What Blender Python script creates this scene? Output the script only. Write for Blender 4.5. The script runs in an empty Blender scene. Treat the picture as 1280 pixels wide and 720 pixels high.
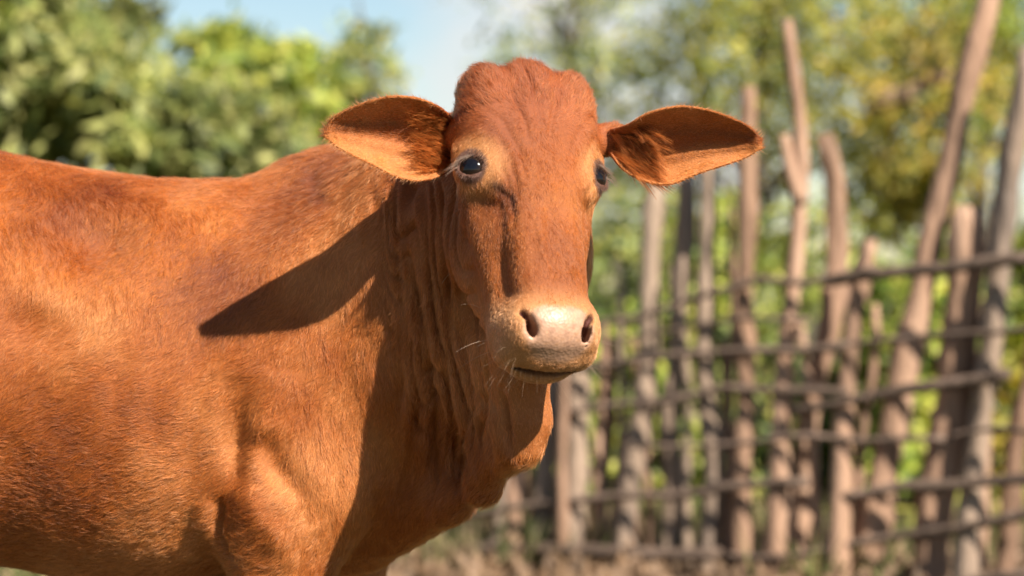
import bpy, math, random
import numpy as np
from mathutils import Vector, Matrix
from mathutils.bvhtree import BVHTree

random.seed(7); rng = np.random.default_rng(7)
scene = bpy.context.scene
COL = scene.collection

# ------------------------------------------------------------------ camera
LENS, SENS = 85.0, 36.0
FPX = LENS / SENS * 1280.0
CAMH = 0.92
cam = bpy.data.cameras.new("camera"); camo = bpy.data.objects.new("camera", cam); COL.objects.link(camo)
camo.location = (0, 0, CAMH); camo.rotation_euler = (math.radians(90), 0, 0)
cam.lens = LENS; cam.sensor_width = SENS; cam.clip_start = 0.05; cam.clip_end = 3000
cam.dof.use_dof = True; cam.dof.focus_distance = 3.45; cam.dof.aperture_fstop = 2.5
cam.dof.aperture_blades = 0
scene.camera = camo

# ------------------------------------------------------------------ light
SUN = Vector((0.47, -0.60, 0.65)).normalized()          # towards the sun
sun_el = math.asin(SUN.z); sun_az = math.atan2(SUN.x, SUN.y)
world = bpy.data.worlds.new("World"); scene.world = world; world.use_nodes = True
wn = world.node_tree; wn.nodes.clear()
wo = wn.nodes.new('ShaderNodeOutputWorld'); bg = wn.nodes.new('ShaderNodeBackground')
sky = wn.nodes.new('ShaderNodeTexSky'); sky.sky_type = 'NISHITA'; sky.sun_disc = False
sky.sun_elevation = sun_el; sky.sun_rotation = sun_az
sky.air_density = 1.1; sky.dust_density = 0.1; sky.ozone_density = 2.0
tc = wn.nodes.new('ShaderNodeTexCoord'); cn = wn.nodes.new('ShaderNodeTexNoise')
mp = wn.nodes.new('ShaderNodeMapping'); mp.inputs['Scale'].default_value = (1, 1, 1.8); mp.inputs['Location'].default_value = (0.06, 0.7, 0.185)
cn.inputs['Scale'].default_value = 5.5; cn.inputs['Detail'].default_value = 6; cn.inputs['Roughness'].default_value = 0.55
cr = wn.nodes.new('ShaderNodeValToRGB'); cr.color_ramp.elements[0].position = 0.53; cr.color_ramp.elements[1].position = 0.67
mx = wn.nodes.new('ShaderNodeMix'); mx.data_type = 'RGBA'
L = wn.links.new
L(tc.outputs['Generated'], mp.inputs['Vector']); L(mp.outputs[0], cn.inputs['Vector']); L(cn.outputs['Fac'], cr.inputs[0])
L(cr.outputs[0], mx.inputs['Factor']); L(sky.outputs[0], mx.inputs[6]); mx.inputs[7].default_value = (7.4, 7.3, 7.1, 1)
L(mx.outputs[2], bg.inputs[0]); L(bg.outputs[0], wo.inputs[0]); bg.inputs[1].default_value = 0.05
sl = bpy.data.lights.new("sun", 'SUN'); sl.energy = 5.0; sl.angle = math.radians(0.55); sl.color = (1.0, 0.92, 0.80)
so = bpy.data.objects.new("sun", sl); COL.objects.link(so); so.location = (8, -10, 10)
so.rotation_euler = (-SUN).to_track_quat('-Z', 'Y').to_euler()
vs = scene.view_settings; vs.view_transform = 'Standard'; vs.look = 'None'; vs.exposure = 1.24; vs.gamma = 1; vs.use_curve_mapping = False
cy = scene.cycles
cy.use_denoising = True; cy.max_bounces = 8; cy.transparent_max_bounces = 8; cy.caustics_reflective = False; cy.caustics_refractive = False
cy.use_adaptive_sampling = False
scene.cycles_curves.shape = 'RIBBONS'

def P(px, py, Y):            # a photo pixel at a known distance
    return np.array(((px - 640) * Y / FPX, Y, CAMH + (360 - py) * Y / FPX))

# ------------------------------------------------------------------ helpers
def tag(o, label=None, cat=None, group=None, kind=None):
    if label: o["label"] = label
    if cat: o["category"] = cat
    if group: o["group"] = group
    if kind: o["kind"] = kind
    return o
def empty(name, loc=(0, 0, 0)):
    o = bpy.data.objects.new(name, None); COL.objects.link(o); o.location = loc; o.empty_display_size = 0.1
    return o
def meshobj(name, v, f, mat, parent=None, smooth=True):
    me = bpy.data.meshes.new(name)
    v = np.asarray(v, dtype=np.float32)
    if parent is not None: v = v - np.array(parent.matrix_world.translation if False else parent.location, dtype=np.float32)
    if isinstance(f, np.ndarray):
        n, k = f.shape
        me.vertices.add(len(v)); me.vertices.foreach_set('co', v.ravel())
        me.loops.add(n * k); me.loops.foreach_set('vertex_index', f.astype(np.int32).ravel())
        me.polygons.add(n); me.polygons.foreach_set('loop_start', np.arange(0, n * k, k, dtype=np.int32))
        me.update(calc_edges=True)
    else:
        me.from_pydata(v.tolist(), [], f)
    if smooth: me.polygons.foreach_set('use_smooth', np.ones(len(me.polygons), dtype=bool))
    if mat: me.materials.append(mat)
    o = bpy.data.objects.new(name, me); COL.objects.link(o)
    if parent is not None: o.parent = parent
    return o
def newmat(name):
    m = bpy.data.materials.new(name); m.use_nodes = True
    nt = m.node_tree; b = nt.nodes['Principled BSDF']
    return m, nt, b
def noisecol(name, stops, scale, rough=0.8, detail=5, bump=0.0, bscale=None, coords='Object', stretch=(1, 1, 1), spec=0.3, transl=0):
    m, nt, b = newmat(name)
    t = nt.nodes.new('ShaderNodeTexCoord'); mpn = nt.nodes.new('ShaderNodeMapping'); mpn.inputs['Scale'].default_value = stretch
    n = nt.nodes.new('ShaderNodeTexNoise'); n.inputs['Scale'].default_value = scale; n.inputs['Detail'].default_value = detail
    r = nt.nodes.new('ShaderNodeValToRGB')
    while len(r.color_ramp.elements) < len(stops): r.color_ramp.elements.new(0.5)
    for e, (p, c) in zip(r.color_ramp.elements, stops): e.position = p; e.color = (*c, 1)
    k = nt.links.new
    k(t.outputs[coords], mpn.inputs[0]); k(mpn.outputs[0], n.inputs['Vector']); k(n.outputs['Fac'], r.inputs[0]); k(r.outputs[0], b.inputs['Base Color'])
    b.inputs['Roughness'].default_value = rough; b.inputs['Specular IOR Level'].default_value = spec
    if bump:
        n2 = nt.nodes.new('ShaderNodeTexNoise'); n2.inputs['Scale'].default_value = bscale or scale * 4; n2.inputs['Detail'].default_value = 6
        bp = nt.nodes.new('ShaderNodeBump'); bp.inputs['Strength'].default_value = bump; bp.inputs['Distance'].default_value = 0.02
        k(mpn.outputs[0], n2.inputs['Vector']); k(n2.outputs['Fac'], bp.inputs['Height']); k(bp.outputs[0], b.inputs['Normal'])
    return m
def vnoise(p, s, seed=0):    # cheap smooth 3-D noise in about -1..1
    r = np.random.default_rng(seed); out = np.zeros(len(p), dtype=np.float32); q = np.asarray(p, dtype=np.float32)
    for i in range(7):
        d = r.normal(size=3); d /= np.linalg.norm(d); fr = s * r.uniform(0.6, 1.7)
        out += np.sin(q @ (d * fr * 6.283).astype(np.float32) + r.uniform(0, 6.28)).astype(np.float32)
    return out / 3.2
def smoothstep(a, b, x):
    t = np.clip((x - a) / (b - a), 0, 1); return t * t * (3 - 2 * t)
# =================================================================== cow
# ---- implicit surface: list of (kind, data, k, op)
PR = []
def ell(c, r, k=0.03, R=None, op='u'):
    PR.append(('e', np.array(c, float), np.array(r, float), None if R is None else np.array(R, float), k, op))
def cone(a, b, ra, rb, k=0.03, ys=1.0, op='u'):
    PR.append(('c', np.array(a, float), np.array(b, float), (ra, rb, ys), k, op))
def torus(c, n, R, r, k=0.006, op='u', up=None, sq=1.0):
    PR.append(('t', np.array(c, float), np.array(n, float), (R, r, up, sq), k, op))
def pdist(p, pr):
    t = pr[0]
    if t == 'e':
        q = p - pr[1]
        if pr[3] is not None: q = q @ pr[3]          # columns of R = local axes
        k0 = np.linalg.norm(q / pr[2], axis=-1); k1 = np.linalg.norm(q / pr[2] ** 2, axis=-1) + 1e-9
        return k0 * (k0 - 1) / k1
    if t == 'c':
        a, b = pr[1].copy(), pr[2].copy(); ra, rb, ys = pr[3]
        q = p - a; ba = b - a
        if ys != 1.0:
            q = q * np.array((1, 1 / ys, 1)); ba = ba * np.array((1, 1 / ys, 1))
        h = np.clip((q @ ba) / (ba @ ba), 0, 1)
        d = np.linalg.norm(q - h[..., None] * ba, axis=-1) - (ra + (rb - ra) * h)
        return d * min(1.0, ys) if ys < 1 else d
    if t == 't':
        n = pr[2] / np.linalg.norm(pr[2]); R, r, up, sq = pr[3]
        u = np.array(up) - n * (np.array(up) @ n); u /= np.linalg.norm(u); s = np.cross(u, n)
        q = p - pr[1]; a = q @ u / sq; b = q @ s; h = q @ n
        return np.sqrt((np.sqrt(a * a + b * b) - R) ** 2 + h * h) - r
def bbox(pr):
    t = pr[0]
    if t == 'e': m = pr[2].max(); lo, hi = pr[1] - m, pr[1] + m
    elif t == 'c':
        m = max(pr[3][0], pr[3][1]); lo, hi = np.minimum(pr[1], pr[2]) - m, np.maximum(pr[1], pr[2]) + m
    else: m = pr[3][0] + pr[3][1]; lo, hi = pr[1] - m, pr[1] + m
    g = pr[4] * 1.2 + 0.05
    return lo - g, hi + g
def comb(f, d, k, op):
    if op == 'u':
        h = np.maximum(k - np.abs(f - d), 0) / k; return np.minimum(f, d) - h * h * k * 0.25
    h = np.maximum(k - np.abs(f + d), 0) / k; return np.maximum(f, -d) + h * h * k * 0.25
def sdf(p):
    f = np.full(len(p), 1.0)
    for pr in PR:
        lo, hi = bbox(pr)
        m = np.all((p > lo) & (p < hi), axis=1)
        if m.any(): f[m] = comb(f[m], pdist(p[m], pr), pr[4], pr[5])
    return f

# ---- trunk (world metres; the camera looks along +Y, the cow faces +X, its right flank towards the camera)
Y0 = 3.82
cone((-.36, Y0, .795), (-.56, Y0, .766), .285, .308, .05, .83)
cone((-.56, Y0, .766), (-1.08, Y0, .848), .308, .336, .05, .78)
cone((-.36, Y0, .795), (-.24, Y0 - .01, .77), .275, .21, .06, .80)          # fore chest
ell((-.25, Y0, 1.055), (.13, .07, .070), .05)                            # withers
cone((-1.02, Y0, 1.09), (-1.45, Y0, 1.06), .09, .07, .10)                 # rump ridge
for s in (-1, 1):
    ell((-1.06, Y0 + s * .19, 1.03), (.09, .05, .05), .08)                # hip bones
    ell((-1.28, Y0 + s * .13, .84), (.22, .13, .25), .08)                 # thigh
    cone((-1.25, Y0 + s * .15, .72), (-1.17, Y0 + s * .16, .55), .12, .075, .06)
    cone((-1.17, Y0 + s * .16, .55), (-1.34, Y0 + s * .15, .42), .07, .048, .04)
    cone((-1.34, Y0 + s * .15, .42), (-1.30, Y0 + s * .15, .12), .042, .032, .03)
    cone((-1.30, Y0 + s * .15, .12), (-1.27, Y0 + s * .15, .04), .036, .045, .02)
    # shoulder, arm and fore leg
    fx = 0.0 if s < 0 else 0.07
    ell((-.285 + fx, Y0 + s * .165, .80), (.155, .095, .255), .06, Matrix.Rotation(math.radians(12), 3, 'Y'))
    ell((-.335 + fx, Y0 + s * .165, .62), (.125, .085, .13), .05)
    cone((-.35 + fx, Y0 + s * .16, .60), (-.345 + fx, Y0 + s * .16, .36), .098, .052, .045)
    cone((-.345 + fx, Y0 + s * .16, .36), (-.345 + fx, Y0 + s * .16, .12), .046, .034, .03)
    cone((-.345 + fx, Y0 + s * .16, .12), (-.32 + fx, Y0 + s * .16, .04), .036, .046, .02)
cone((-.26, Y0 - .01, .70), (-.25, Y0 - .02, .56), .15, .085, .08, .8)           # brisket
cone((-1.47, Y0, 1.04), (-1.55, Y0, .90), .04, .03, .05)                  # tail
cone((-1.55, Y0, .90), (-1.57, Y0, .50), .026, .016, .02)

# ---- head frame: x side, v poll to muzzle, d out of the forehead
TILT, YAW, ROLL = math.radians(27), math.radians(19.5), math.radians(3.6)
l = Vector((0, -math.sin(TILT), -math.cos(TILT))); n = Vector((0, -math.cos(TILT), math.sin(TILT))); sx = Vector((1, 0, 0))
Rm = Matrix.Rotation(ROLL, 3, 'Y') @ Matrix.Rotation(YAW, 3, 'Z')
l, n, sx = Rm @ l, Rm @ n, Rm @ sx
HR = np.array([sx, l, n]).T                                              # columns = axes
HO = P(667, 92, 3.42)
def H(x, v, d): return HO + HR @ np.array((x, v, d))

# neck: from behind the skull back and down to the chest
nk = [(H(0, .11, -.175), .088), (P(600, 300, 3.60), .150), (P(545, 370, 3.70), .190), (P(480, 420, 3.77), .225)]
for (a, ra), (b, rb) in zip(nk[:-1], nk[1:]): cone(a, b, ra, rb, .07, .78)
cone(H(0, .06, -.115), P(560, 250, 3.66), .072, .085, .06, .8)
cone(P(560, 250, 3.66), P(430, 275, 3.80), .085, .09, .08, .8)             # crest
cone(P(585, 410, 3.60), P(520, 520, 3.74), .100, .10, .08, .75)           # lower neck
cone(P(650, 440, 3.44), P(656, 530, 3.45), .046, .034, .03, .8)           # throat fold
cone(P(656, 530, 3.45), P(656, 558, 3.45), .034, .020, .02, .8)
cone(P(630, 450, 3.50), P(632, 550, 3.50), .050, .028, .04, .8)
cone(P(652, 560, 3.45), P(612, 588, 3.52), .020, .022, .025, .8)
cone(P(612, 480, 3.54), P(604, 600, 3.54), .038, .018, .025, .7)          # dewlap
cone(P(606, 600, 3.54), P(606, 612, 3.54), .018, .017, .02, .7)
cone(P(600, 612, 3.55), P(560, 628, 3.62), .014, .022, .025, .7)
cone(P(560, 628, 3.62), P(490, 650, 3.72), .022, .05, .04, .7)
cone(P(580, 470, 3.60), P(530, 590, 3.69), .07, .05, .06, .6)

def hell(c, r, k=.02, op='u', tilt=0.0):                                  # mirrored ellipsoid in the head
    for s in ((-1, 1) if c[0] else (1,)):
        R = HR @ np.array(Matrix.Rotation(tilt, 3, 'X'))
        ell(H(c[0] * s, c[1], c[2]), r, k, R, op)
def hcone(a, b, ra, rb, k=.02, op='u'):
    for s in ((-1, 1) if (a[0] or b[0]) else (1,)):
        cone(H(a[0] * s, a[1], a[2]), H(b[0] * s, b[1], b[2]), ra, rb, k, 1.0, op)
hell((0, .070, -.085), (.096, .080, .085), .02)
hell((.064, .012, -.044), (.031, .037, .044), .016)                       # poll corners
hell((0, .000, -.042), (.042, .036, .042), .03)
hcone((.058, .050, -.040), (.050, .16, -.040), .040, .036, .03)           # forehead
hcone((0, .04, -.030), (0, .18, -.028), .032, .032, .04)
hcone((.032, .15, -.028), (.027, .350, -.030), .026, .021, .012)           # nasal bridge
hcone((0, .15, -.034), (0, .355, -.036), .034, .028, .03)
hcone((.064, .085, -.055), (.070, .135, -.058), .034, .030, .03)          # brow
hcone((.070, .098, -.034), (.092, .108, -.056), .018, .016, .02)
hell((.080, .138, -.056), (.029, .034, .032), .015)                       # orbit
hcone((.070, .170, -.080), (.050, .285, -.079), .027, .019, .018)
hell((.050, .205, -.062), (.024, .065, .028), .014)         # cheek bone
hell((.046, .175, -.150), (.040, .095, .075), .04, tilt=.25)              # jaw muscle
hcone((.046, .18, -.185), (.028, .38, -.110), .036, .030, .04)            # jaw
hcone((0, .22, -.095), (0, .37, -.075), .055, .046, .04)
hcone((.026, .29, -.088), (.036, .365, -.078), .030, .035, .025)            # side of the upper lip
hell((0, .376, -.052), (.062, .040, .050), .022)                          # muzzle
hell((.0415, .379, -.052), (.0285, .039, .042), .016)                       # nostril wings
hell((0, .384, -.032), (.046, .034, .030), .02)                           # nose pad
hell((.038, .402, -.074), (.032, .022, .027), .015)                       # lip corners
hell((0, .411, -.098), (.046, .023, .023), .010)                          # chin
hell((0, .408, -.060), (.044, .024, .024), .015)                          # upper lip
ell(H(0, .432, -.0795), (.049, .026, .0062), .005, HR @ np.array(Matrix.Rotation(.12, 3, 'X')), 'd')    # mouth
for s in (-1, 1):                                                        # nostrils
    RN = HR @ np.array(Matrix.Rotation(math.radians(22 * s), 3, 'Z')); RT = HR @ np.array(Matrix.Rotation(math.radians(38 * s), 3, 'Z'))
    ell(H(.0385 * s, .393, -.024), (.0085, .0130, .020), .006, RN, 'd')
    ell(H(.0460 * s, .377, -.010), (.0046, .0125, .014), .006, RT, 'd')
    ell(H(.0365 * s, .396, -.036), (.0075, .010, .020), .006, RN, 'd')
EYES = []
for s in (-1, 1):
    c = H(.0850 * s, .139, -.047); nn = HR @ np.array((.60 * s, .06, .80)); nn /= np.linalg.norm(nn)
    up = HR @ np.array((-.34 * s, -.94, .0)); u_ = up - nn * (up @ nn); u_ /= np.linalg.norm(u_); sd_ = np.cross(u_, nn)
    sd_ = sd_ if (sd_ @ (HR @ np.array((s, 0, 0)))) > 0 else -sd_
    ell(c + nn * .014, (.0200, .0175, .017), .005, np.stack((sd_, u_, nn), 1), 'd')
    def lid(a):
        x_, y_ = .0208 * math.cos(a), (.0195 if math.sin(a) > 0 else .0160) * math.sin(a)
        return c + sd_ * x_ + u_ * y_ + nn * (math.sqrt(.0252 ** 2 - x_ ** 2 - y_ ** 2) + (.0015 if math.sin(a) > 0 else 0))
    for q in range(16):
        a0, a1 = 2 * math.pi * q / 16, 2 * math.pi * (q + 1) / 16; r_ = .0048 if math.sin((a0 + a1) / 2) > 0 else .0032
        cone(lid(a0), lid(a1), r_, r_, .005)
    ell(c + u_ * .029 + nn * .010, (.026, .0080, .0080), .012, np.stack((sd_, u_, nn), 1))     # fold above the lid
    EYES.append((c, nn, up))
# ear stalks
cone(H(-.070, .065, -.085), P(560, 170, 3.46), .030, .020, .025)
cone(H(.070, .070, -.085), P(772, 172, 3.50), .030, .020, .025)

def axis(*seg):
    out = [seg[0][0]]
    for a, b, h in seg:
        nn_ = max(1, int(round((b - a) / h))); out += list(np.linspace(a, b, nn_ + 1)[1:])
    return np.array(out)
def surface_nets():
    xs = axis((-1.72, -.42, .013), (-.42, -.16, .008), (-.16, .20, .0045))
    ys = axis((3.10, 3.62, .0048), (3.62, 4.14, .011))
    zs = axis((-.02, .45, .014), (.45, .70, .008), (.70, 1.30, .0048))
    f = np.full((len(xs), len(ys), len(zs)), 1.0, dtype=np.float32)
    for pr in PR:
        lo, hi = bbox(pr)
        i0, i1 = np.searchsorted(xs, (lo[0], hi[0])); j0, j1 = np.searchsorted(ys, (lo[1], hi[1])); k0, k1 = np.searchsorted(zs, (lo[2], hi[2]))
        if i1 <= i0 or j1 <= j0 or k1 <= k0: continue
        g = np.stack(np.meshgrid(xs[i0:i1], ys[j0:j1], zs[k0:k1], indexing='ij'), -1)
        f[i0:i1, j0:j1, k0:k1] = comb(f[i0:i1, j0:j1, k0:k1], pdist(g, pr), pr[4], pr[5])
    ins = f < 0
    nx, ny, nz = f.shape
    cnt = np.zeros((nx - 1, ny - 1, nz - 1), dtype=np.int8)
    for a in (0, 1):
        for b in (0, 1):
            for c in (0, 1): cnt += ins[a:nx - 1 + a, b:ny - 1 + b, c:nz - 1 + c]
    I, J, K = np.nonzero((cnt > 0) & (cnt < 8))
    vid = np.full(cnt.shape, -1, dtype=np.int32); vid[I, J, K] = np.arange(len(I))
    acc = np.zeros((len(I), 3)); w = np.zeros(len(I))
    cs = [(a, b, c) for a in (0, 1) for b in (0, 1) for c in (0, 1)]
    for u in cs:
        for v in cs:
            if sum(abs(p - q) for p, q in zip(u, v)) == 1 and u < v:
                f0 = f[I + u[0], J + u[1], K + u[2]]; f1 = f[I + v[0], J + v[1], K + v[2]]
                m = (f0 < 0) != (f1 < 0); t = np.where(m, f0 / (f0 - f1 + 1e-12 * (~m)), 0)
                p0 = np.stack((xs[I + u[0]], ys[J + u[1]], zs[K + u[2]]), 1); p1 = np.stack((xs[I + v[0]], ys[J + v[1]], zs[K + v[2]]), 1)
                acc += np.where(m[:, None], p0 + (p1 - p0) * t[:, None], 0); w += m
    V = acc / w[:, None]
    F = []
    def quads(i, j, k, c4, flip):
        q = np.stack([vid[a, b, c] for a, b, c in c4], 1); q[flip] = q[flip][:, ::-1]; F.append(q)
    i, j, k = np.nonzero(ins[:-1, 1:-1, 1:-1] != ins[1:, 1:-1, 1:-1]); j += 1; k += 1
    quads(i, j, k, [(i, j - 1, k - 1), (i, j, k - 1), (i, j, k), (i, j - 1, k)], ~ins[i, j, k])
    i, j, k = np.nonzero(ins[1:-1, :-1, 1:-1] != ins[1:-1, 1:, 1:-1]); i += 1; k += 1
    quads(i, j, k, [(i - 1, j, k - 1), (i - 1, j, k), (i, j, k), (i, j, k - 1)], ~ins[i, j, k])
    i, j, k = np.nonzero(ins[1:-1, 1:-1, :-1] != ins[1:-1, 1:-1, 1:]); i += 1; j += 1
    quads(i, j, k, [(i - 1, j - 1, k), (i, j - 1, k), (i, j, k), (i - 1, j, k)], ~ins[i, j, k])
    return V, np.concatenate(F)
def edges_of(F):
    e = np.concatenate([np.stack((F[:, a], F[:, (a + 1) % 4]), 1) for a in range(4)]); s = np.sort(e, 1)
    key = s[:, 0].astype(np.int64) * 10 ** 8 + s[:, 1]
    u, inv = np.unique(key, return_inverse=True)
    return np.stack((u // 10 ** 8, u % 10 ** 8), 1), inv.reshape(4, -1).T
def smooth(V, E, it, lam=.5):
    n_ = len(V); d = np.bincount(E.ravel(), minlength=n_).astype(float); d[d == 0] = 1
    for _ in range(it):
        A = np.stack([np.bincount(E[:, 0], V[E[:, 1], c], n_) + np.bincount(E[:, 1], V[E[:, 0], c], n_) for c in range(3)], 1) / d[:, None]
        V = V + lam * (A - V)
    return V
def subdivide(V, F):
    E, FE = edges_of(F); n_ = len(V); ne = len(E)
    mid = V[E].mean(1); cen = V[F].mean(1)
    em = FE + n_; fc = np.arange(len(F)) + n_ + ne
    Q = [np.stack((F[:, a], em[:, a], fc, em[:, (a + 3) % 4]), 1) for a in range(4)]
    return np.concatenate((V, mid, cen)), np.concatenate(Q)
def grad(p, e=.0012):
    g = np.stack([sdf(p + d) - sdf(p - d) for d in np.eye(3) * e], 1)
    return g / (np.linalg.norm(g, axis=1, keepdims=True) + 1e-9)
def normals(V, F):
    nn_ = np.cross(V[F[:, 2]] - V[F[:, 0]], V[F[:, 3]] - V[F[:, 1]]); N = np.zeros_like(V)
    for c in range(3):
        for a in range(4): N[:, c] += np.bincount(F[:, a], nn_[:, c], len(V))
    return N / (np.linalg.norm(N, axis=1, keepdims=True) + 1e-12)

V, F = surface_nets()
V, F = subdivide(V, F)
E, _ = edges_of(F)
V = smooth(V, E, 2)
G = grad(V); V = V - G * np.clip(sdf(V), -.004, .004)[:, None]
V = smooth(V, E, 2)

# ---- hand-placed relief: strokes found on the surface, then pushed in or out along the normal
CAMP = Vector((0, 0, CAMH))
def cast(bvh, px, py):
    d = Vector(P(px, py, 1.0)) - CAMP; d.normalize()
    return bvh.ray_cast(CAMP, d)[0]
def stroke_pts(bvh, pl, step=6):
    out = []
    for (a, b) in zip(pl[:-1], pl[1:]):
        m = max(2, int(math.hypot(b[0] - a[0], b[1] - a[1]) / step))
        for t in np.linspace(0, 1, m, endpoint=False):
            h = cast(bvh, a[0] + (b[0] - a[0]) * t, a[1] + (b[1] - a[1]) * t)
            if h is not None and h.y < 4.0: out.append(h)
    h = cast(bvh, *pl[-1])
    if h is not None and h.y < 4.0: out.append(h)
    return np.array(out)
def sdist(V, pts):
    w = np.full(len(V), 9.0); fr = np.zeros(len(V))
    lo, hi = pts.min(0) - .12, pts.max(0) + .12
    m = np.nonzero(np.all((V > lo) & (V < hi), axis=1))[0]
    if not len(m): return w, fr
    q = V[m]; best = np.full(len(m), 9.0); bf = np.zeros(len(m)); n_ = max(1, len(pts) - 1)
    for i in range(len(pts) - 1):
        a, b = pts[i], pts[i + 1]; ba = b - a
        h = np.clip(((q - a) @ ba) / (ba @ ba + 1e-12), 0, 1); d = np.linalg.norm(q - a - h[:, None] * ba, axis=1)
        c = d < best; best[c] = d[c]; bf[c] = (i + h[c]) / n_
    w[m] = best; fr[m] = bf
    return w, fr
STROKES = []
def stroke(pl, width, depth, taper=.18): STROKES.append((pl, width, depth, taper))
# wrinkles of the turned neck (grooves and the rolls between them)
i = 0
for pl in ([(490, 225), (492, 300), (505, 400), (522, 500), (512, 590), (470, 700)],
           [(508, 225), (512, 310), (524, 410), (545, 510), (543, 600), (520, 660)],
           [(527, 225), (534, 320), (545, 420), (567, 520), (572, 620)],
           [(546, 250), (552, 340), (566, 440), (588, 530), (592, 615)],
           [(566, 390), (585, 460), (606, 530), (612, 580)],
           [(470, 235), (474, 290), (484, 380), (500, 470), (490, 560)]):
    stroke([(x + 5 * math.sin(y * .031 + i), y) for x, y in pl], .006 + .002 * ((i * 3) % 4) / 3, -.0120 * (.55, 1.2, .8, 1.3, 1.0, .5)[i], .3); i += 1
for pl in ([(499, 225), (502, 305), (514, 405), (534, 505), (527, 600)],
           [(517, 225), (523, 315), (535, 415), (556, 515), (558, 610)],
           [(536, 235), (543, 330), (556, 430), (578, 525), (583, 615)],
           [(558, 360), (576, 450), (597, 530), (602, 590)],
           [(481, 230), (483, 295), (495, 390), (511, 485), (501, 580)]):
    stroke(pl, .006, .006, .3)
# brow and nose relief
stroke([(612, 185), (620, 200), (634, 222), (640, 245)], .004, -.003)
stroke([(622, 170), (634, 195), (645, 225), (648, 250)], .004, -.0025)
stroke([(610, 234), (626, 238), (638, 248), (642, 268), (642, 290)], .006, -.005, .35)
stroke([(745, 225), (733, 245), (728, 262)], .007, -.004)
stroke([(672, 110), (674, 150), (678, 200)], .012, -.003)
stroke([(655, 80), (662, 100), (668, 120)], .006, -.004)
# shoulder, elbow, ribs
stroke([(300, 470), (292, 540), (284, 600), (276, 660)], .026, -.021, .45)
stroke([(276, 620), (270, 655), (285, 690), (300, 715)], .010, -.018)
stroke([(325, 540), (345, 585), (375, 620), (392, 660)], .022, -.016, .4)
stroke([(300, 600), (320, 640), (350, 680), (360, 715)], .02, .010, .4)
stroke([(345, 460), (330, 540), (312, 600)], .035, .009, .5)
stroke([(265, 630), (245, 665), (235, 700)], .018, .012)
stroke([(390, 205), (400, 235), (412, 262)], .012, -.005, .4)
for x in (150, 200, 248): stroke([(x + 10, 400), (x, 480), (x - 12, 570), (x - 25, 620)], .018, -.0025, .4)
stroke([(40, 290), (110, 300), (190, 305)], .055, -.028, .35)
stroke([(0, 345), (50, 360), (95, 390)], .03, .007, .35)
stroke([(0, 395), (60, 410), (110, 440)], .04, -.006, .35)
stroke([(455, 420), (470, 500), (455, 590), (425, 690)], .03, .008)
stroke([(578, 400), (600, 470), (614, 550), (610, 605)], .009, -.014, .3)
stroke([(592, 410), (612, 490), (624, 560), (628, 590)], .009, .010, .3)
stroke([(520, 380), (533, 450), (552, 520), (560, 560)], .007, -.008, .4)
stroke([(625, 480), (632, 530), (640, 570)], .008, -.009, .3)
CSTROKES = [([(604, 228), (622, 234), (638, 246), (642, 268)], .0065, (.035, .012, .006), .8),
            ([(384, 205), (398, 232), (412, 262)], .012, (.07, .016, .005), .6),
            ]
for pl in ([(582, 165), (606, 172), (624, 192), (634, 220)], [(588, 150), (616, 162), (638, 190), (646, 232)], [(600, 132), (628, 152), (650, 190), (656, 225)],
           [(752, 160), (738, 182), (728, 215), (724, 240)], [(744, 140), (724, 165), (712, 200), (708, 230)], [(640, 118), (656, 150), (664, 190)], [(700, 112), (690, 150), (686, 190)]):
    stroke(pl, .005, -.0032, .4)
for pl in ([(602, 150), (622, 166), (642, 196), (650, 230)], [(748, 150), (731, 174), (720, 207)], [(672, 250), (676, 300), (682, 350)], [(718, 260), (716, 310), (718, 355)]):
    stroke(pl, .007, .0028, .4)
stroke([(585, 100), (600, 92), (620, 90)], .008, .003, .4)
stroke([(598, 118), (625, 112), (650, 118)], .007, -.0015, .4)
stroke([(712, 108), (735, 112), (748, 125)], .007, -.0015, .4)
bvh = BVHTree.FromPolygons(V.tolist(), F.tolist())
N = normals(V, F)
OFF = np.zeros(len(V))
for pl, wd, dp, tp in STROKES:
    pts = stroke_pts(bvh, pl)
    if len(pts) < 2: continue
    d, fr = sdist(V, pts)
    OFF += dp * np.exp(-(d / wd) ** 2) * np.clip(np.minimum(fr, 1 - fr) / tp, .0, 1) ** .7 * (d < 5)
OFF *= np.where(np.abs(OFF) > 0, np.clip(.85 + .55 * vnoise(V, 6.5, 77), .15, 1.5), 1)
# fine loose-skin wrinkles running down the turned neck
ppx = 640 + V[:, 0] / V[:, 1] * FPX; ppy = 360 - (V[:, 2] - CAMH) / V[:, 1] * FPX
uu_ = ppx - np.interp(ppy, (200, 310, 410, 510, 600, 700), (-8, 2, 16, 40, 44, 10))
nz = vnoise(np.stack((uu_ / 60, ppy / 150, 0 * uu_), 1), 1.0, 91); nz2 = vnoise(np.stack((uu_ / 45, ppy / 90, 0 * uu_), 1), 1.0, 92)
wr = -(1 - np.abs(np.sin(uu_ * math.pi / 13.5 + 2.6 * nz))) ** 1.6
msk = smoothstep(462, 484, uu_) * smoothstep(592, 572, uu_) * smoothstep(205, 245, ppy) * smoothstep(640, 540, ppy) * (N[:, 1] < .2) * (V[:, 1] < 3.85)
msk = msk * np.clip(.75 + .6 * nz2, .1, 1.4)
OFF += wr * msk * .0115
V = V + N * OFF[:, None]
V = smooth(V, E, 1, .4)
hv = (V - HO) @ HR                                                     # head coordinates of every vertex
inhead = smoothstep(.02, -.02, hv[:, 2]) * 0 + ((np.abs(hv[:, 0]) < .13) & (hv[:, 1] > -.05) & (hv[:, 1] < .50) & (hv[:, 2] > -.25) & (hv[:, 2] < .06))
# fine skin unevenness
N = normals(V, F)
V = V + N * (vnoise(V, 9, 3) * .0016 * (V[:, 2] > .12))[:, None]

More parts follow.
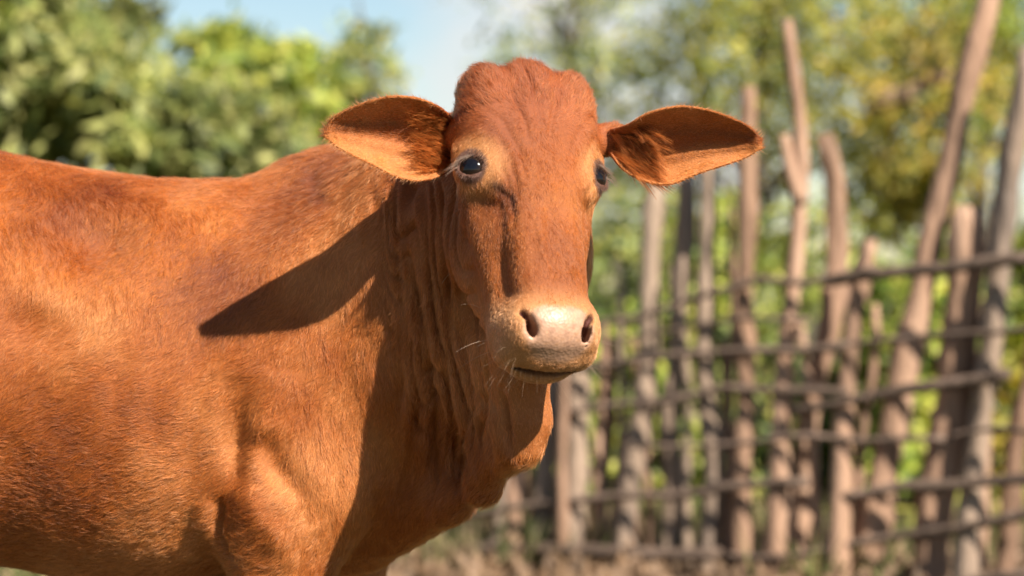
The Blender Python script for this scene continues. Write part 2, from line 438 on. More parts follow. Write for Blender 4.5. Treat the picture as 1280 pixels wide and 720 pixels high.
# ---- ears: cupped sheets with thickness, part of the same mesh
def catmull(pts, t):
    pts = np.array(pts, float); n_ = len(pts) - 1; x = np.clip(t, 0, 1) * n_; i = np.minimum(x.astype(int), n_ - 1); u = (x - i)[:, None]
    p0, p1, p2, p3 = pts[np.maximum(i - 1, 0)], pts[i], pts[i + 1], pts[np.minimum(i + 2, n_)]
    return .5 * ((2 * p1) + (-p0 + p2) * u + (2 * p0 - 5 * p1 + 4 * p2 - p3) * u ** 2 + (-p0 + 3 * p1 - 3 * p2 + p3) * u ** 3)
EARS = [
    dict(up=[(574, 160, 3.44), (552, 137, 3.40), (522, 124, 3.355), (488, 122, 3.33), (456, 130, 3.32), (425, 143, 3.315), (405, 160, 3.32)],
         lo=[(574, 184, 3.45), (561, 211, 3.415), (532, 224, 3.385), (500, 221, 3.365), (468, 206, 3.350), (430, 187, 3.332), (405, 171, 3.32)], cup=.055),
    dict(up=[(762, 164, 3.47), (785, 157, 3.44), (812, 142, 3.42), (850, 134, 3.41), (890, 140, 3.415), (930, 156, 3.43), (953, 174, 3.45)],
         lo=[(764, 190, 3.47), (780, 211, 3.46), (808, 226, 3.45), (838, 229, 3.445), (872, 216, 3.445), (924, 199, 3.45), (952, 186, 3.45)], cup=.045)]
EN, EM = 44, 26
earV, earF, earUV = [], [], []
for e in EARS:
    U = np.linspace(0, 1, EN); T = np.linspace(0, 1, EM)
    up, lo = catmull(e['up'], U), catmull(e['lo'], U)
    up3 = np.array([P(*q) for q in up]); lo3 = np.array([P(*q) for q in lo])
    g = up3[:, None] * (1 - T)[None, :, None] + lo3[:, None] * T[None, :, None]
    prof = (1 - (2 * T - 1) ** 2)[None, :] ** .8
    along = (np.sin(np.pi * np.clip(U * .95 + .12, 0, 1)) ** .8)[:, None]
    g[:, :, 1] += e['cup'] * prof * along
    # inner ridge folds
    g[:, :, 1] -= .006 * np.exp(-((T[None] - .62) / .10) ** 2) * along + .004 * np.exp(-((T[None] - .36) / .07) ** 2) * along
    th = .0025 + .006 * prof * (1 - .6 * U[:, None])
    du = np.gradient(g, axis=0); dv = np.gradient(g, axis=1); nn_ = np.cross(du, dv); nn_ /= np.linalg.norm(nn_, axis=2, keepdims=True) + 1e-9
    nn_ *= np.sign(nn_[:, :, 1:2].mean() or 1)
    bk = g + nn_ * th[:, :, None]
    e['g'] = g; e['n'] = -nn_
    base = sum(len(a) for a in earV); idx = np.arange(EN * EM).reshape(EN, EM); b0 = EN * EM
    q = np.stack((idx[:-1, :-1], idx[1:, :-1], idx[1:, 1:], idx[:-1, 1:]), -1).reshape(-1, 4)
    rim = np.concatenate((idx[:, 0], idx[-1, 1:], idx[-2::-1, -1], idx[0, -2:0:-1])); rn = np.roll(rim, -1)
    qq = np.concatenate((q, q[:, ::-1] + b0, np.stack((rim, rim + b0, rn + b0, rn), 1)))
    if e is EARS[0]: qq = qq[:, ::-1]
    earV.append(np.concatenate((g.reshape(-1, 3), bk.reshape(-1, 3)))); earF.append(qq + base)
nbody = len(V)
VA = np.concatenate([V] + earV); FA = np.concatenate([F, np.concatenate(earF) + nbody])

# ---- coat colour of the animal itself
def coat(p):
    p = np.asarray(p, float); c = np.empty((len(p), 3)); h = (p - HO) @ HR
    a = vnoise(p, 2.6, 11)[:, None] * .75 + vnoise(p, 8, 12)[:, None] * .28 + vnoise(p, 24, 13)[:, None] * .1
    base = np.array((.270, .072, .0120)); dark = np.array((.145, .033, .0045)); light = np.array((.42, .158, .045))
    c[:] = base + np.where(a > 0, a * (light - base), -a * (dark - base)) * .75
    head = ((np.abs(h[:, 0]) < .14) & (h[:, 1] > -.08) & (h[:, 1] < .50) & (h[:, 2] > -.24) & (h[:, 2] < .08)).astype(float)
    red = smoothstep(.20, .02, h[:, 1]) * head
    c = c + (np.array((.215, .051, .013)) - c) * (red * .75)[:, None]
    def mixto(col, m): 
        nonlocal c
        c = c + (np.array(col) - c) * m[:, None]
    mz = smoothstep(.315, .372, h[:, 1] - .25 * (h[:, 2] + .04)) * head * smoothstep(-.135, -.118, h[:, 2])
    mixto((.47, .225, .090), mz * .85)
    for s in (-1, 1):
        ctr = np.array((.084 * s, .139, -.038)); d = np.linalg.norm(h - ctr, axis=1)
        mixto((.43, .18, .058), smoothstep(.058, .03, d) * .8 * head)
        mixto((.10, .045, .03), smoothstep(.0285, .0225, np.linalg.norm(h - np.array((.0955 * s, .140, -.032)), axis=1)) * head)
    pad = smoothstep(.050, .040, np.sqrt((h[:, 0] * .88) ** 2 + ((h[:, 1] - .394) * 1.3) ** 2)) * smoothstep(-.082 + .2 * np.abs(h[:, 0]), -.070 + .2 * np.abs(h[:, 0]), h[:, 2]) * head * smoothstep(.362, .372, h[:, 1] + .1 * np.abs(h[:, 0]))
    pad = np.clip(pad * (1 + .25 * vnoise(p, 90, 61)) , 0, 1)
    mixto((.42, .245, .165), pad * .92)
    mixto((.24, .12, .075), pad * np.clip(vnoise(p, 55, 62), 0, 1) * .4)
    for s in (-1, 1):
        tq = np.clip((h[:, 1] - .372) / .024, 0, 1); d = np.linalg.norm((h - np.stack(((.047 - .010 * tq) * s, .372 + .024 * tq, -.026 - .016 * tq), 1)) * np.array((1, 1, .6)), axis=1)
        mixto((.10, .03, .02), smoothstep(.0105, .0065, d) * head)
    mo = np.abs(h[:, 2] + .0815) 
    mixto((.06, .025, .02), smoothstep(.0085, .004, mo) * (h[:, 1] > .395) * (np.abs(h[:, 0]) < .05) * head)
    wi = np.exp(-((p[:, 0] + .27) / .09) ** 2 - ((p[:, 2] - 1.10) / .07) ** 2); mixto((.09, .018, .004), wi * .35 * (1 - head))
    # hooves and tail switch
    mixto((.05, .04, .035), smoothstep(.075, .06, p[:, 2])); 
    c = c * (1 + .10 * (1 - pad))[:, None]
    return np.clip(c, .004, 1), pad
CC, PAD = coat(VA)
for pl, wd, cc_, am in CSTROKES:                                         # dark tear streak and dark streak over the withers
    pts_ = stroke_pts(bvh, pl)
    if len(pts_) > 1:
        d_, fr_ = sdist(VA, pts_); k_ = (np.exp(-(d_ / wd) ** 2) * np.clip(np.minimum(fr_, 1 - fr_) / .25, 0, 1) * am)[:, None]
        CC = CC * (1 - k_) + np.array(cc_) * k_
for ei in range(2):                                                      # sparse dark skin plus painted shade deep inside the ear
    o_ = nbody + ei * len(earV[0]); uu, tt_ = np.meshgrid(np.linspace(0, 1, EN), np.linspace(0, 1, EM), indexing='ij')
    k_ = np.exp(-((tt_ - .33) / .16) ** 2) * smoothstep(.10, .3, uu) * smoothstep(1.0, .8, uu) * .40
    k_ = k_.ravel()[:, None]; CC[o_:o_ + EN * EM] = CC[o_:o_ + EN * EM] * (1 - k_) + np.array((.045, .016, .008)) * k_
    k_ = (smoothstep(.48, .7, tt_) * smoothstep(.02, .2, uu) * .7).ravel()[:, None]; CC[o_:o_ + EN * EM] = CC[o_:o_ + EN * EM] * (1 - k_) + np.array((.40, .150, .040)) * k_  # sunlit glow painted into the lower half of the inner ear
cow = empty("cow", (-.75, Y0, 0))
tag(cow, "red brown hornless cow turning its head towards the viewer", "cow")
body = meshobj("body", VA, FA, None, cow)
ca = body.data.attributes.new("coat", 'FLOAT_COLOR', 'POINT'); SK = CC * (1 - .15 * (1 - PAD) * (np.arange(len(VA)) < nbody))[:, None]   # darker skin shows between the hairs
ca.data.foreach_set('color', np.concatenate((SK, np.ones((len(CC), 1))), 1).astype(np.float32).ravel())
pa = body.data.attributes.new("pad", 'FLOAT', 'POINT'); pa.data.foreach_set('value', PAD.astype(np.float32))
m, nt, b = newmat("cow_hide"); k = nt.links.new
at = nt.nodes.new('ShaderNodeAttribute'); at.attribute_name = "coat"; ap = nt.nodes.new('ShaderNodeAttribute'); ap.attribute_name = "pad"
t = nt.nodes.new('ShaderNodeTexCoord'); n1 = nt.nodes.new('ShaderNodeTexNoise'); n1.inputs['Scale'].default_value = 260; n1.inputs['Detail'].default_value = 4
mm = nt.nodes.new('ShaderNodeMix'); mm.data_type = 'RGBA'; mm.blend_type = 'MULTIPLY'; mr = nt.nodes.new('ShaderNodeMapRange')
mr.inputs[3].default_value = .65; mr.inputs[4].default_value = 1.2
k(t.outputs['Object'], n1.inputs['Vector']); k(n1.outputs['Fac'], mr.inputs[0]); k(at.outputs['Color'], mm.inputs[6]); k(mr.outputs[0], mm.inputs[7]); mm.inputs['Factor'].default_value = 1
k(mm.outputs[2], b.inputs['Base Color'])
vo = nt.nodes.new('ShaderNodeTexVoronoi'); vo.inputs['Scale'].default_value = 250; k(t.outputs['Object'], vo.inputs['Vector'])
bp = nt.nodes.new('ShaderNodeBump'); bp.inputs['Strength'].default_value = .32; bp.inputs['Distance'].default_value = .0012
k(vo.outputs['Distance'], bp.inputs['Height']); k(bp.outputs[0], b.inputs['Normal'])
rr = nt.nodes.new('ShaderNodeMapRange'); rr.inputs[3].default_value = .75; rr.inputs[4].default_value = .40; k(ap.outputs['Fac'], rr.inputs[0]); k(rr.outputs[0], b.inputs['Roughness'])
b.inputs['Specular IOR Level'].default_value = .35
body.data.materials.append(m)

# ---- eyes
def eye_mat():
    m, nt, b = newmat("eye"); k = nt.links.new
    t = nt.nodes.new('ShaderNodeTexCoord'); sp = nt.nodes.new('ShaderNodeSeparateXYZ'); k(t.outputs['Object'], sp.inputs[0])
    c2 = nt.nodes.new('ShaderNodeCombineXYZ'); k(sp.outputs[0], c2.inputs[0])
    ml = nt.nodes.new('ShaderNodeMath'); ml.operation = 'MULTIPLY'; ml.inputs[1].default_value = 1.25; k(sp.outputs[1], ml.inputs[0]); k(ml.outputs[0], c2.inputs[1])
    ln = nt.nodes.new('ShaderNodeVectorMath'); ln.operation = 'LENGTH'; k(c2.outputs[0], ln.inputs[0])
    r = nt.nodes.new('ShaderNodeValToRGB'); e = r.color_ramp.elements
    dv = nt.nodes.new('ShaderNodeMath'); dv.operation = 'DIVIDE'; dv.inputs[1].default_value = .0238; k(ln.outputs['Value'], dv.inputs[0]); k(dv.outputs[0], r.inputs[0])
    e[0].position = .40; e[0].color = (.004, .004, .006, 1); e[1].position = .95; e[1].color = (.06, .03, .02, 1)
    x = r.color_ramp.elements.new(.55); x.color = (.010, .005, .003, 1); x = r.color_ramp.elements.new(.80); x.color = (.018, .008, .005, 1)
    k(r.outputs[0], b.inputs['Base Color']); b.inputs['Roughness'].default_value = .06; b.inputs['Specular IOR Level'].default_value = .35
    return m
EM_ = eye_mat()
for c, nn_, up_ in EYES:
    z = Vector(nn_); x = Vector(up_).cross(z).normalized(); y = z.cross(x)
    pos = Vector(c) + z * .0005
    rows, colsn = 24, 32; vv = []; ff = []
    for i in range(rows + 1):
        th = math.pi * i / rows
        for j in range(colsn):
            ph = 2 * math.pi * j / colsn; rr_ = .0238
            q = Vector((math.sin(th) * math.cos(ph), math.sin(th) * math.sin(ph), math.cos(th) * (1.06 if math.cos(th) > .6 else 1.0)))
            vv.append(q * rr_)
    for i in range(rows):
        for j in range(colsn): ff.append((i * colsn + j, (i + 1) * colsn + j, (i + 1) * colsn + (j + 1) % colsn, i * colsn + (j + 1) % colsn))
    o = meshobj("eye", [tuple(q) for q in vv], ff, EM_); o.parent = cow
    M = Matrix((x, y, z)).transposed().to_4x4(); M.translation = pos - Vector(cow.location); o.matrix_local = M
# ---- coat hairs, whiskers, lashes
def hair_obj(name, pts, rad, col, mat, parent):
    n_, k_, _ = pts.shape
    cd = bpy.data.hair_curves.new(name); cd.add_curves([k_] * n_)
    cd.attributes['position'].data.foreach_set('vector', (pts - np.array(parent.location)).astype(np.float32).ravel())
    ra = cd.attributes.get('radius') or cd.attributes.new('radius', 'FLOAT', 'POINT'); ra.data.foreach_set('value', rad.astype(np.float32).ravel())
    c = cd.attributes.new('coat', 'FLOAT_COLOR', 'CURVE'); c.data.foreach_set('color', np.concatenate((col, np.ones((n_, 1))), 1).astype(np.float32).ravel())
    cd.materials.append(mat)
    o = bpy.data.objects.new(name, cd); COL.objects.link(o); o.parent = parent
    return o
fm = bpy.data.materials.new("hair"); fm.use_nodes = True; nt = fm.node_tree; nt.nodes.clear()
out = nt.nodes.new('ShaderNodeOutputMaterial'); hb = nt.nodes.new('ShaderNodeBsdfHairPrincipled'); hb.parametrization = 'COLOR'
at = nt.nodes.new('ShaderNodeAttribute'); at.attribute_name = 'coat'
nt.links.new(at.outputs['Color'], hb.inputs['Color']); df = nt.nodes.new('ShaderNodeBsdfDiffuse'); ms = nt.nodes.new('ShaderNodeMixShader'); ms.inputs[0].default_value = .40
hs = nt.nodes.new('ShaderNodeHueSaturation'); hs.inputs['Value'].default_value = 1.6; nt.links.new(at.outputs['Color'], hs.inputs['Color'])
nt.links.new(hs.outputs[0], df.inputs[0]); nt.links.new(hb.outputs[0], ms.inputs[1]); nt.links.new(df.outputs[0], ms.inputs[2]); nt.links.new(ms.outputs[0], out.inputs[0])
hb.inputs['IOR'].default_value = 1.55; hb.inputs['Roughness'].default_value = .33; hb.inputs['Radial Roughness'].default_value = .45; hb.inputs['Random Roughness'].default_value = .2
tri = np.concatenate((FA[:, [0, 1, 2]], FA[:, [0, 2, 3]])); NA = normals(VA, FA)
A = VA[tri]; area = .5 * np.linalg.norm(np.cross(A[:, 1] - A[:, 0], A[:, 2] - A[:, 0]), axis=1); cen = A.mean(1); tn = NA[tri].mean(1)
hh = (cen - HO) @ HR
headt = (np.abs(hh[:, 0]) < .14) & (hh[:, 1] > -.05) & (hh[:, 1] < .50) & (hh[:, 2] > -.24) & (hh[:, 2] < .08)
w = np.where((tn[:, 1] < .30) & (cen[:, 0] > -.98) & (cen[:, 2] > .42), 1.0, .10)
w[headt] *= 1.7
w[(hh[:, 1] > .30) & headt] *= 1.6
w *= (cen[:, 2] > .09)
w[PAD[tri].mean(1) > .35] = 0
lum = CC[tri].mean(1)[:, 0]; w[(lum < .10) & ~(tri[:, 0] >= nbody)] = 0
isear = tri[:, 0] >= nbody; w[isear] = 2.2
NH = 480000
pdf = area * w; cdf = np.cumsum(pdf); cdf /= cdf[-1]
ti = np.searchsorted(cdf, rng.random(NH)); r1 = np.sqrt(rng.random(NH))[:, None]; r2 = rng.random(NH)[:, None]
T3 = VA[tri[ti]]; root = T3[:, 0] * (1 - r1) + T3[:, 1] * (r1 * (1 - r2)) + T3[:, 2] * (r1 * r2)
N3 = NA[tri[ti]]; nrm = N3[:, 0] * (1 - r1) + N3[:, 1] * (r1 * (1 - r2)) + N3[:, 2] * (r1 * r2); nrm /= np.linalg.norm(nrm, axis=1, keepdims=True) + 1e-9
h = (root - HO) @ HR; ish = headt[ti]; ear = isear[ti]
# direction of growth
z = root[:, 2]; low = smoothstep(.95, .55, z) 
fore = smoothstep(-.42, -.22, root[:, 0])
ang = np.radians(62 - 50 * low * (1 - fore) + 22 * fore * smoothstep(1.05, .92, z) - 34 * smoothstep(.94, 1.06, z) * smoothstep(-.45, -.3, root[:, 0])) + .40 * vnoise(root, 3.5, 21) + .25 * vnoise(root, 11, 22)
d = np.stack((-np.cos(ang), np.zeros(NH), -np.sin(ang)), 1)
vv_ = np.tanh((h[:, 1] - .085) / .030)
dl = np.stack((np.clip(h[:, 0] * 9, -1, 1) * (.9 - .6 * smoothstep(.1, .2, h[:, 1])) + .25 * vnoise(root, 22, 23), vv_ + .0, -.35 * np.abs(h[:, 0]) * 10), 1) @ HR.T
d = np.where(ish[:, None], dl, d)
eb = nbody + np.array([0, len(earV[0])])
for ei, e in enumerate(EARS):
    m = ear & (tri[ti][:, 0] >= eb[ei]) & ((tri[ti][:, 0] < eb[1]) if ei == 0 else True)
    ax = P(*e['up'][-1]) - P(*e['lo'][0]); ax = ax / np.linalg.norm(ax)
    d[m] = ax + .35 * rng.normal(size=(m.sum(), 3)) * np.array((1, .3, 1))
d += rng.normal(size=d.shape) * .16
d -= nrm * (d * nrm).sum(1, keepdims=True); d /= np.linalg.norm(d, axis=1, keepdims=True) + 1e-9
b2 = np.cross(nrm, d)
Lh = np.where(ish, .0080, .0155) * rng.uniform(.6, 1.25, NH)
Lh = np.where(ish & (h[:, 1] < .06), .017 * rng.uniform(.5, 1.3, NH), Lh)
Lh = np.where(ish & (h[:, 1] > .32), .0055 * rng.uniform(.6, 1.3, NH), Lh)
Lh = np.where(ear, .008 * rng.uniform(.5, 1.3, NH), Lh)
Lh *= np.where((~ish) & (z > 1.06) & (root[:, 0] < -.18), 1.35, 1.0)
lift = np.radians(11 + 5 * vnoise(root, 30, 31) + rng.normal(size=NH) * 5); lift = np.clip(lift, .06, .9)
cl = vnoise(root, 60, 32) * 1.0 + vnoise(root, 140, 33) * .8
tt = np.array((0, .33, .67, 1.0))
pts = root[:, None] - nrm[:, None] * .0006 + Lh[:, None, None] * (
    d[:, None] * (tt * 1.0)[None, :, None] * np.cos(lift)[:, None, None]
    + nrm[:, None] * (tt - .45 * tt ** 2)[None, :, None] * np.sin(lift)[:, None, None] * 1.5
    + b2[:, None] * (tt ** 1.6)[None, :, None] * (cl * .38)[:, None, None])
rad = (np.where(ish, .00016, .00020) * rng.uniform(.7, 1.2, NH))[:, None] * np.array((1, .9, .65, .18))[None]
hc, _ = coat(root)
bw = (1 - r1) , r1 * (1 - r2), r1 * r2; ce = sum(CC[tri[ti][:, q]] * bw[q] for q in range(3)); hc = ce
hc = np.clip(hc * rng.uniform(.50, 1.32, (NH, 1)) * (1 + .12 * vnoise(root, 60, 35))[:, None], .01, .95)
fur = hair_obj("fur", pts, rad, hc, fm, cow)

def strand(p0, dirs, L_, droop, k_=8):
    t = np.linspace(0, 1, k_)[:, None]; return p0 + np.asarray(dirs) * L_ * t + np.array((0, 0, -1.0)) * droop * t * t
# long hairs inside the ears
S, Rr, Cc = [], [], []
for ei, e in enumerate(EARS):
    g, gn = e['g'], e['n']; ax = P(*e['up'][-1]) - P(*e['lo'][0]); ax = ax / np.linalg.norm(ax)
    for q in range(340):
        i = int(rng.uniform(1, 15)); j = int(rng.uniform(3, EM - 2)); p0 = g[i, j]
        upv = np.array((0, 0, 1.0)) * (.55 if ei == 0 else -.75)
        dc = ax * rng.uniform(.5, 1.0) + upv * rng.uniform(.3, 1.0) + np.array((0, -1, 0)) * rng.uniform(.3, .8); dc /= np.linalg.norm(dc)
        Lc = rng.uniform(.022, .056); cc = np.array((.30, .095, .024)) * rng.choice((.3, .8, 1.3))
        for q2 in range(9):
            S.append(strand(p0 + rng.normal(size=3) * .0016, dc + rng.normal(size=3) * .05, Lc * rng.uniform(.7, 1.1), rng.uniform(.003, .009))); Rr.append(.00042 * rng.uniform(.7, 1.2)); Cc.append(cc * rng.uniform(.8, 1.2))
    for q in range(420):                                                # rim hairs
        i = int(rng.uniform(2, EN - 1)); j = 0 if rng.random() < .6 else EM - 1
        dr = ax * .8 + np.array((0, -.2, (1 if j == 0 else -1) * .7)) + rng.normal(size=3) * .2; dr /= np.linalg.norm(dr)
        S.append(strand(g[i, j], dr, rng.uniform(.005, .013), 0)); Rr.append(.00018); Cc.append(np.array((.42, .16, .05)) * rng.uniform(.7, 1.2))
hair_obj("ear_hair", np.array(S), np.array(Rr)[:, None] * np.linspace(1, .2, 8)[None], np.array(Cc), fm, cow)
# whiskers
bvh2 = BVHTree.FromPolygons(V.tolist(), F.tolist())
S, Rr, Cc = [], [], []
for q in range(120):
    s_ = -1 if rng.random() < .45 else 1
    x = s_ * rng.uniform(.012, .070); v_ = rng.uniform(.37, .44); dd = rng.uniform(-.10, -.045) if abs(x) > .045 else rng.uniform(-.115, -.085)
    p0 = H(x, v_, dd); near = bvh2.find_nearest(Vector(p0)); p0 = np.array(near[0]); nn_ = np.array(near[1])
    dr = nn_ * .9 + HR @ np.array((s_ * .5, .25, .15)) + rng.normal(size=3) * .28; dr /= np.linalg.norm(dr)
    S.append(strand(p0 - nn_ * .001, dr, rng.uniform(.008, .022) if rng.random() < .7 else rng.uniform(.025, .050), rng.uniform(0, .010))); Rr.append(.00011); Cc.append(np.array((.42, .26, .15)) * rng.uniform(.5, 1.2))
for px, py, dx, dz, L_ in ((552, 355, .55, .85, .05), (600, 385, -.8, .5, .035), (610, 425, -1, -.1, .05), (612, 440, -1, -.3, .055), (790, 175, 1, .35, .05)):
    hpt = bvh2.ray_cast(CAMP, (Vector(P(px, py, 1)) - CAMP).normalized())[0]
    if hpt is None: continue
    dr = np.array((dx, -.5, dz)); dr /= np.linalg.norm(dr)
    S.append(strand(np.array(hpt), dr, L_, .012)); Rr.append(.00026); Cc.append(np.array((.45, .32, .22)))
hair_obj("whiskers", np.array(S), np.array(Rr)[:, None] * np.linspace(1, .2, 8)[None], np.array(Cc), fm, cow)
# lashes
S, Rr, Cc = [], [], []
for (c, nn_, up_), s_ in zip(EYES, (-1, 1)):
    sd = HR @ np.array((s_, 0, -.4)); sd = sd - nn_ * (sd @ nn_); sd /= np.linalg.norm(sd); u_ = up_ - nn_ * (up_ @ nn_); u_ /= np.linalg.norm(u_)
    for q in range(70):
        a = math.radians(rng.uniform(5, 110)); p0 = c + nn_ * .0190 + (sd * math.cos(a) + u_ * math.sin(a) * .92) * .0195
        dr = nn_ * .8 + sd * .95 + u_ * (.10 * math.sin(a)) - np.array((0, 0, .35)) + rng.normal(size=3) * .12; dr /= np.linalg.norm(dr)
        S.append(strand(p0, dr, rng.uniform(.014, .024), .006)); Rr.append(.00024); Cc.append(np.array((.17, .10, .065)) * rng.uniform(.4, 1.1))
hair_obj("eyelashes", np.array(S), np.array(Rr)[:, None] * np.linspace(1, .2, 8)[None], np.array(Cc), fm, cow)
# =================================================================== setting
gm = noisecol("pasture_ground", [(.30, (.030, .034, .012)), (.5, (.060, .055, .024)), (.66, (.12, .085, .050)), (.8, (.055, .055, .022))], 1.1, .95, 8, .6, 14)
gn_ = 90; gx = np.concatenate((-np.geomspace(900, 3.5, 24), np.linspace(-3.2, 3.2, 33), np.geomspace(3.5, 900, 24)))
gy = np.concatenate((-np.geomspace(900, 1.0, 14), np.linspace(-.5, 16, 66), np.geomspace(17, 1500, 18)))
GX, GY = np.meshgrid(gx, gy, indexing='ij'); gp = np.stack((GX.ravel(), GY.ravel(), np.zeros(GX.size)), 1)
fl = smoothstep(4.6, 6.0, gp[:, 1]) * smoothstep(60, 25, np.abs(gp[:, 1]))
gp[:, 2] = (vnoise(gp, .35, 41) * .03 + vnoise(gp, 1.3, 42) * .014) * fl
gi = np.arange(GX.size).reshape(GX.shape); gf = np.stack((gi[:-1, :-1], gi[1:, :-1], gi[1:, 1:], gi[:-1, 1:]), -1).reshape(-1, 4)
ground = meshobj("ground", gp, gf, gm); ground["kind"] = "structure"

def leafmat(name, rough=.5, tr=.35):
    m, nt, b = newmat(name); k = nt.links.new
    at = nt.nodes.new('ShaderNodeAttribute'); at.attribute_name = "tint"; k(at.outputs['Color'], b.inputs['Base Color']); b.inputs['Roughness'].default_value = rough
    b.inputs['Specular IOR Level'].default_value = .4
    tl = nt.nodes.new('ShaderNodeBsdfTranslucent'); ms = nt.nodes.new('ShaderNodeMixShader'); ms.inputs[0].default_value = tr
    hs = nt.nodes.new('ShaderNodeHueSaturation'); hs.inputs['Saturation'].default_value = 1.15; hs.inputs['Value'].default_value = 1.5; k(at.outputs['Color'], hs.inputs['Color']); k(hs.outputs[0], tl.inputs[0])
    k(b.outputs[0], ms.inputs[1]); k(tl.outputs[0], ms.inputs[2]); k(ms.outputs[0], nt.nodes['Material Output'].inputs[0])
    return m
LEAF = leafmat("leaf"); GRASS = leafmat("grass_blade", .7, .25)
def leaves(name, ctr, ln, wd, pal, parent, mat=LEAF, droop=.4, kind=None, up=False):
    n_ = len(ctr); d = rng.normal(size=(n_, 3)); d[:, 2] -= droop
    if up: d = np.stack((rng.normal(size=n_) * .45, rng.normal(size=n_) * .45, np.ones(n_)), 1)
    d /= np.linalg.norm(d, axis=1, keepdims=True)
    q = rng.normal(size=(n_, 3)); 
    if not up: q = np.cross(d, q * .42 + np.array((.40, -.65, .70)))
    else: q = np.cross(d, q)
    q /= np.linalg.norm(q, axis=1, keepdims=True) + 1e-9; nn_ = np.cross(d, q)
    L_ = ln * rng.uniform(.6, 1.25, (n_, 1)); W_ = wd * rng.uniform(.7, 1.2, (n_, 1))
    v = np.stack((ctr, ctr + d * L_ * .45 + q * W_ * .5 + nn_ * W_ * .18, ctr + d * L_, ctr + d * L_ * .45 - q * W_ * .5 + nn_ * W_ * .18), 1)
    b0 = np.arange(n_)[:, None] * 4
    f = np.concatenate((b0 + np.array((0, 1, 2)), b0 + np.array((0, 2, 3))))
    o = meshobj(name, v.reshape(-1, 3), f, mat, parent, smooth=False)
    pal = np.array(pal); pi = rng.random(n_); c = np.stack([np.interp(pi, np.linspace(0, 1, len(pal)), pal[:, a]) for a in range(3)], 1) * rng.uniform(.75, 1.2, (n_, 1)) * np.clip(1 + .32 * vnoise(ctr, 1.6, 71) + .18 * vnoise(ctr, 4, 72), .35, 1.7)[:, None]
    at = o.data.attributes.new("tint", 'FLOAT_COLOR', 'POINT'); at.data.foreach_set('color', np.repeat(np.concatenate((c, np.ones((n_, 1))), 1), 4, axis=0).astype(np.float32).ravel())
    if kind: o["kind"] = kind
    return o
def tube(pts, rads, sides=9, rough=.0, seed=0):
    pts = np.array(pts, float); n_ = len(pts); r = np.random.default_rng(seed); V_, F_ = [], []
    tg = np.gradient(pts, axis=0); tg /= np.linalg.norm(tg, axis=1, keepdims=True) + 1e-9
    ref = np.array((0, 1.0, 0)) if abs(tg[0][1]) < .8 else np.array((1.0, 0, 0))
    ph = np.linspace(0, 2 * math.pi, sides, endpoint=False); lob = 1 + rough * r.normal(size=sides)
    for i in range(n_):
        a = np.cross(tg[i], ref); a /= np.linalg.norm(a); b = np.cross(tg[i], a)
        rr_ = rads[i] * lob * (1 + rough * .5 * r.normal(size=sides))
        V_.append(pts[i] + (np.cos(ph) * rr_)[:, None] * a + (np.sin(ph) * rr_)[:, None] * b)
    V_ = np.concatenate(V_)
    for i in range(n_ - 1):
        for j in range(sides): F_.append((i * sides + j, i * sides + (j + 1) % sides, (i + 1) * sides + (j + 1) % sides, (i + 1) * sides + j))
    F_.append(tuple(range(sides - 1, -1, -1))); F_.append(tuple((n_ - 1) * sides + j for j in range(sides)))
    return V_, F_
def merge(parts):
    V_, F_, o = [], [], 0
    for v, f in parts: V_.append(v); F_ += [tuple(i + o for i in q) for q in f]; o += len(v)
    return np.concatenate(V_), F_
BARK = noisecol("bark", [(.3, (.07, .05, .035)), (.6, (.19, .14, .10)), (.8, (.26, .20, .15))], 14, .9, 6, .8, 40, stretch=(1, 1, .25))
WOODS = [noisecol("weathered_wood", [(.25, (.10, .062, .042)), (.5, (.34, .205, .135)), (.75, (.48, .32, .225))], 9, .85, 7, .9, 45, stretch=(1, 1, .18)),
         noisecol("grey_wood", [(.25, (.12, .095, .08)), (.5, (.28, .20, .145)), (.75, (.41, .305, .225))], 9, .85, 7, .9, 45, stretch=(1, 1, .18)),
         noisecol("brown_wood", [(.25, (.07, .038, .024)), (.5, (.26, .155, .10)), (.75, (.40, .25, .17))], 9, .85, 7, .9, 45, stretch=(1, 1, .18)),
         noisecol("dark_rail_wood", [(.25, (.055, .036, .026)), (.5, (.12, .082, .060)), (.75, (.22, .15, .115))], 9, .85, 7, .9, 45, stretch=(.18, 1, 1))]

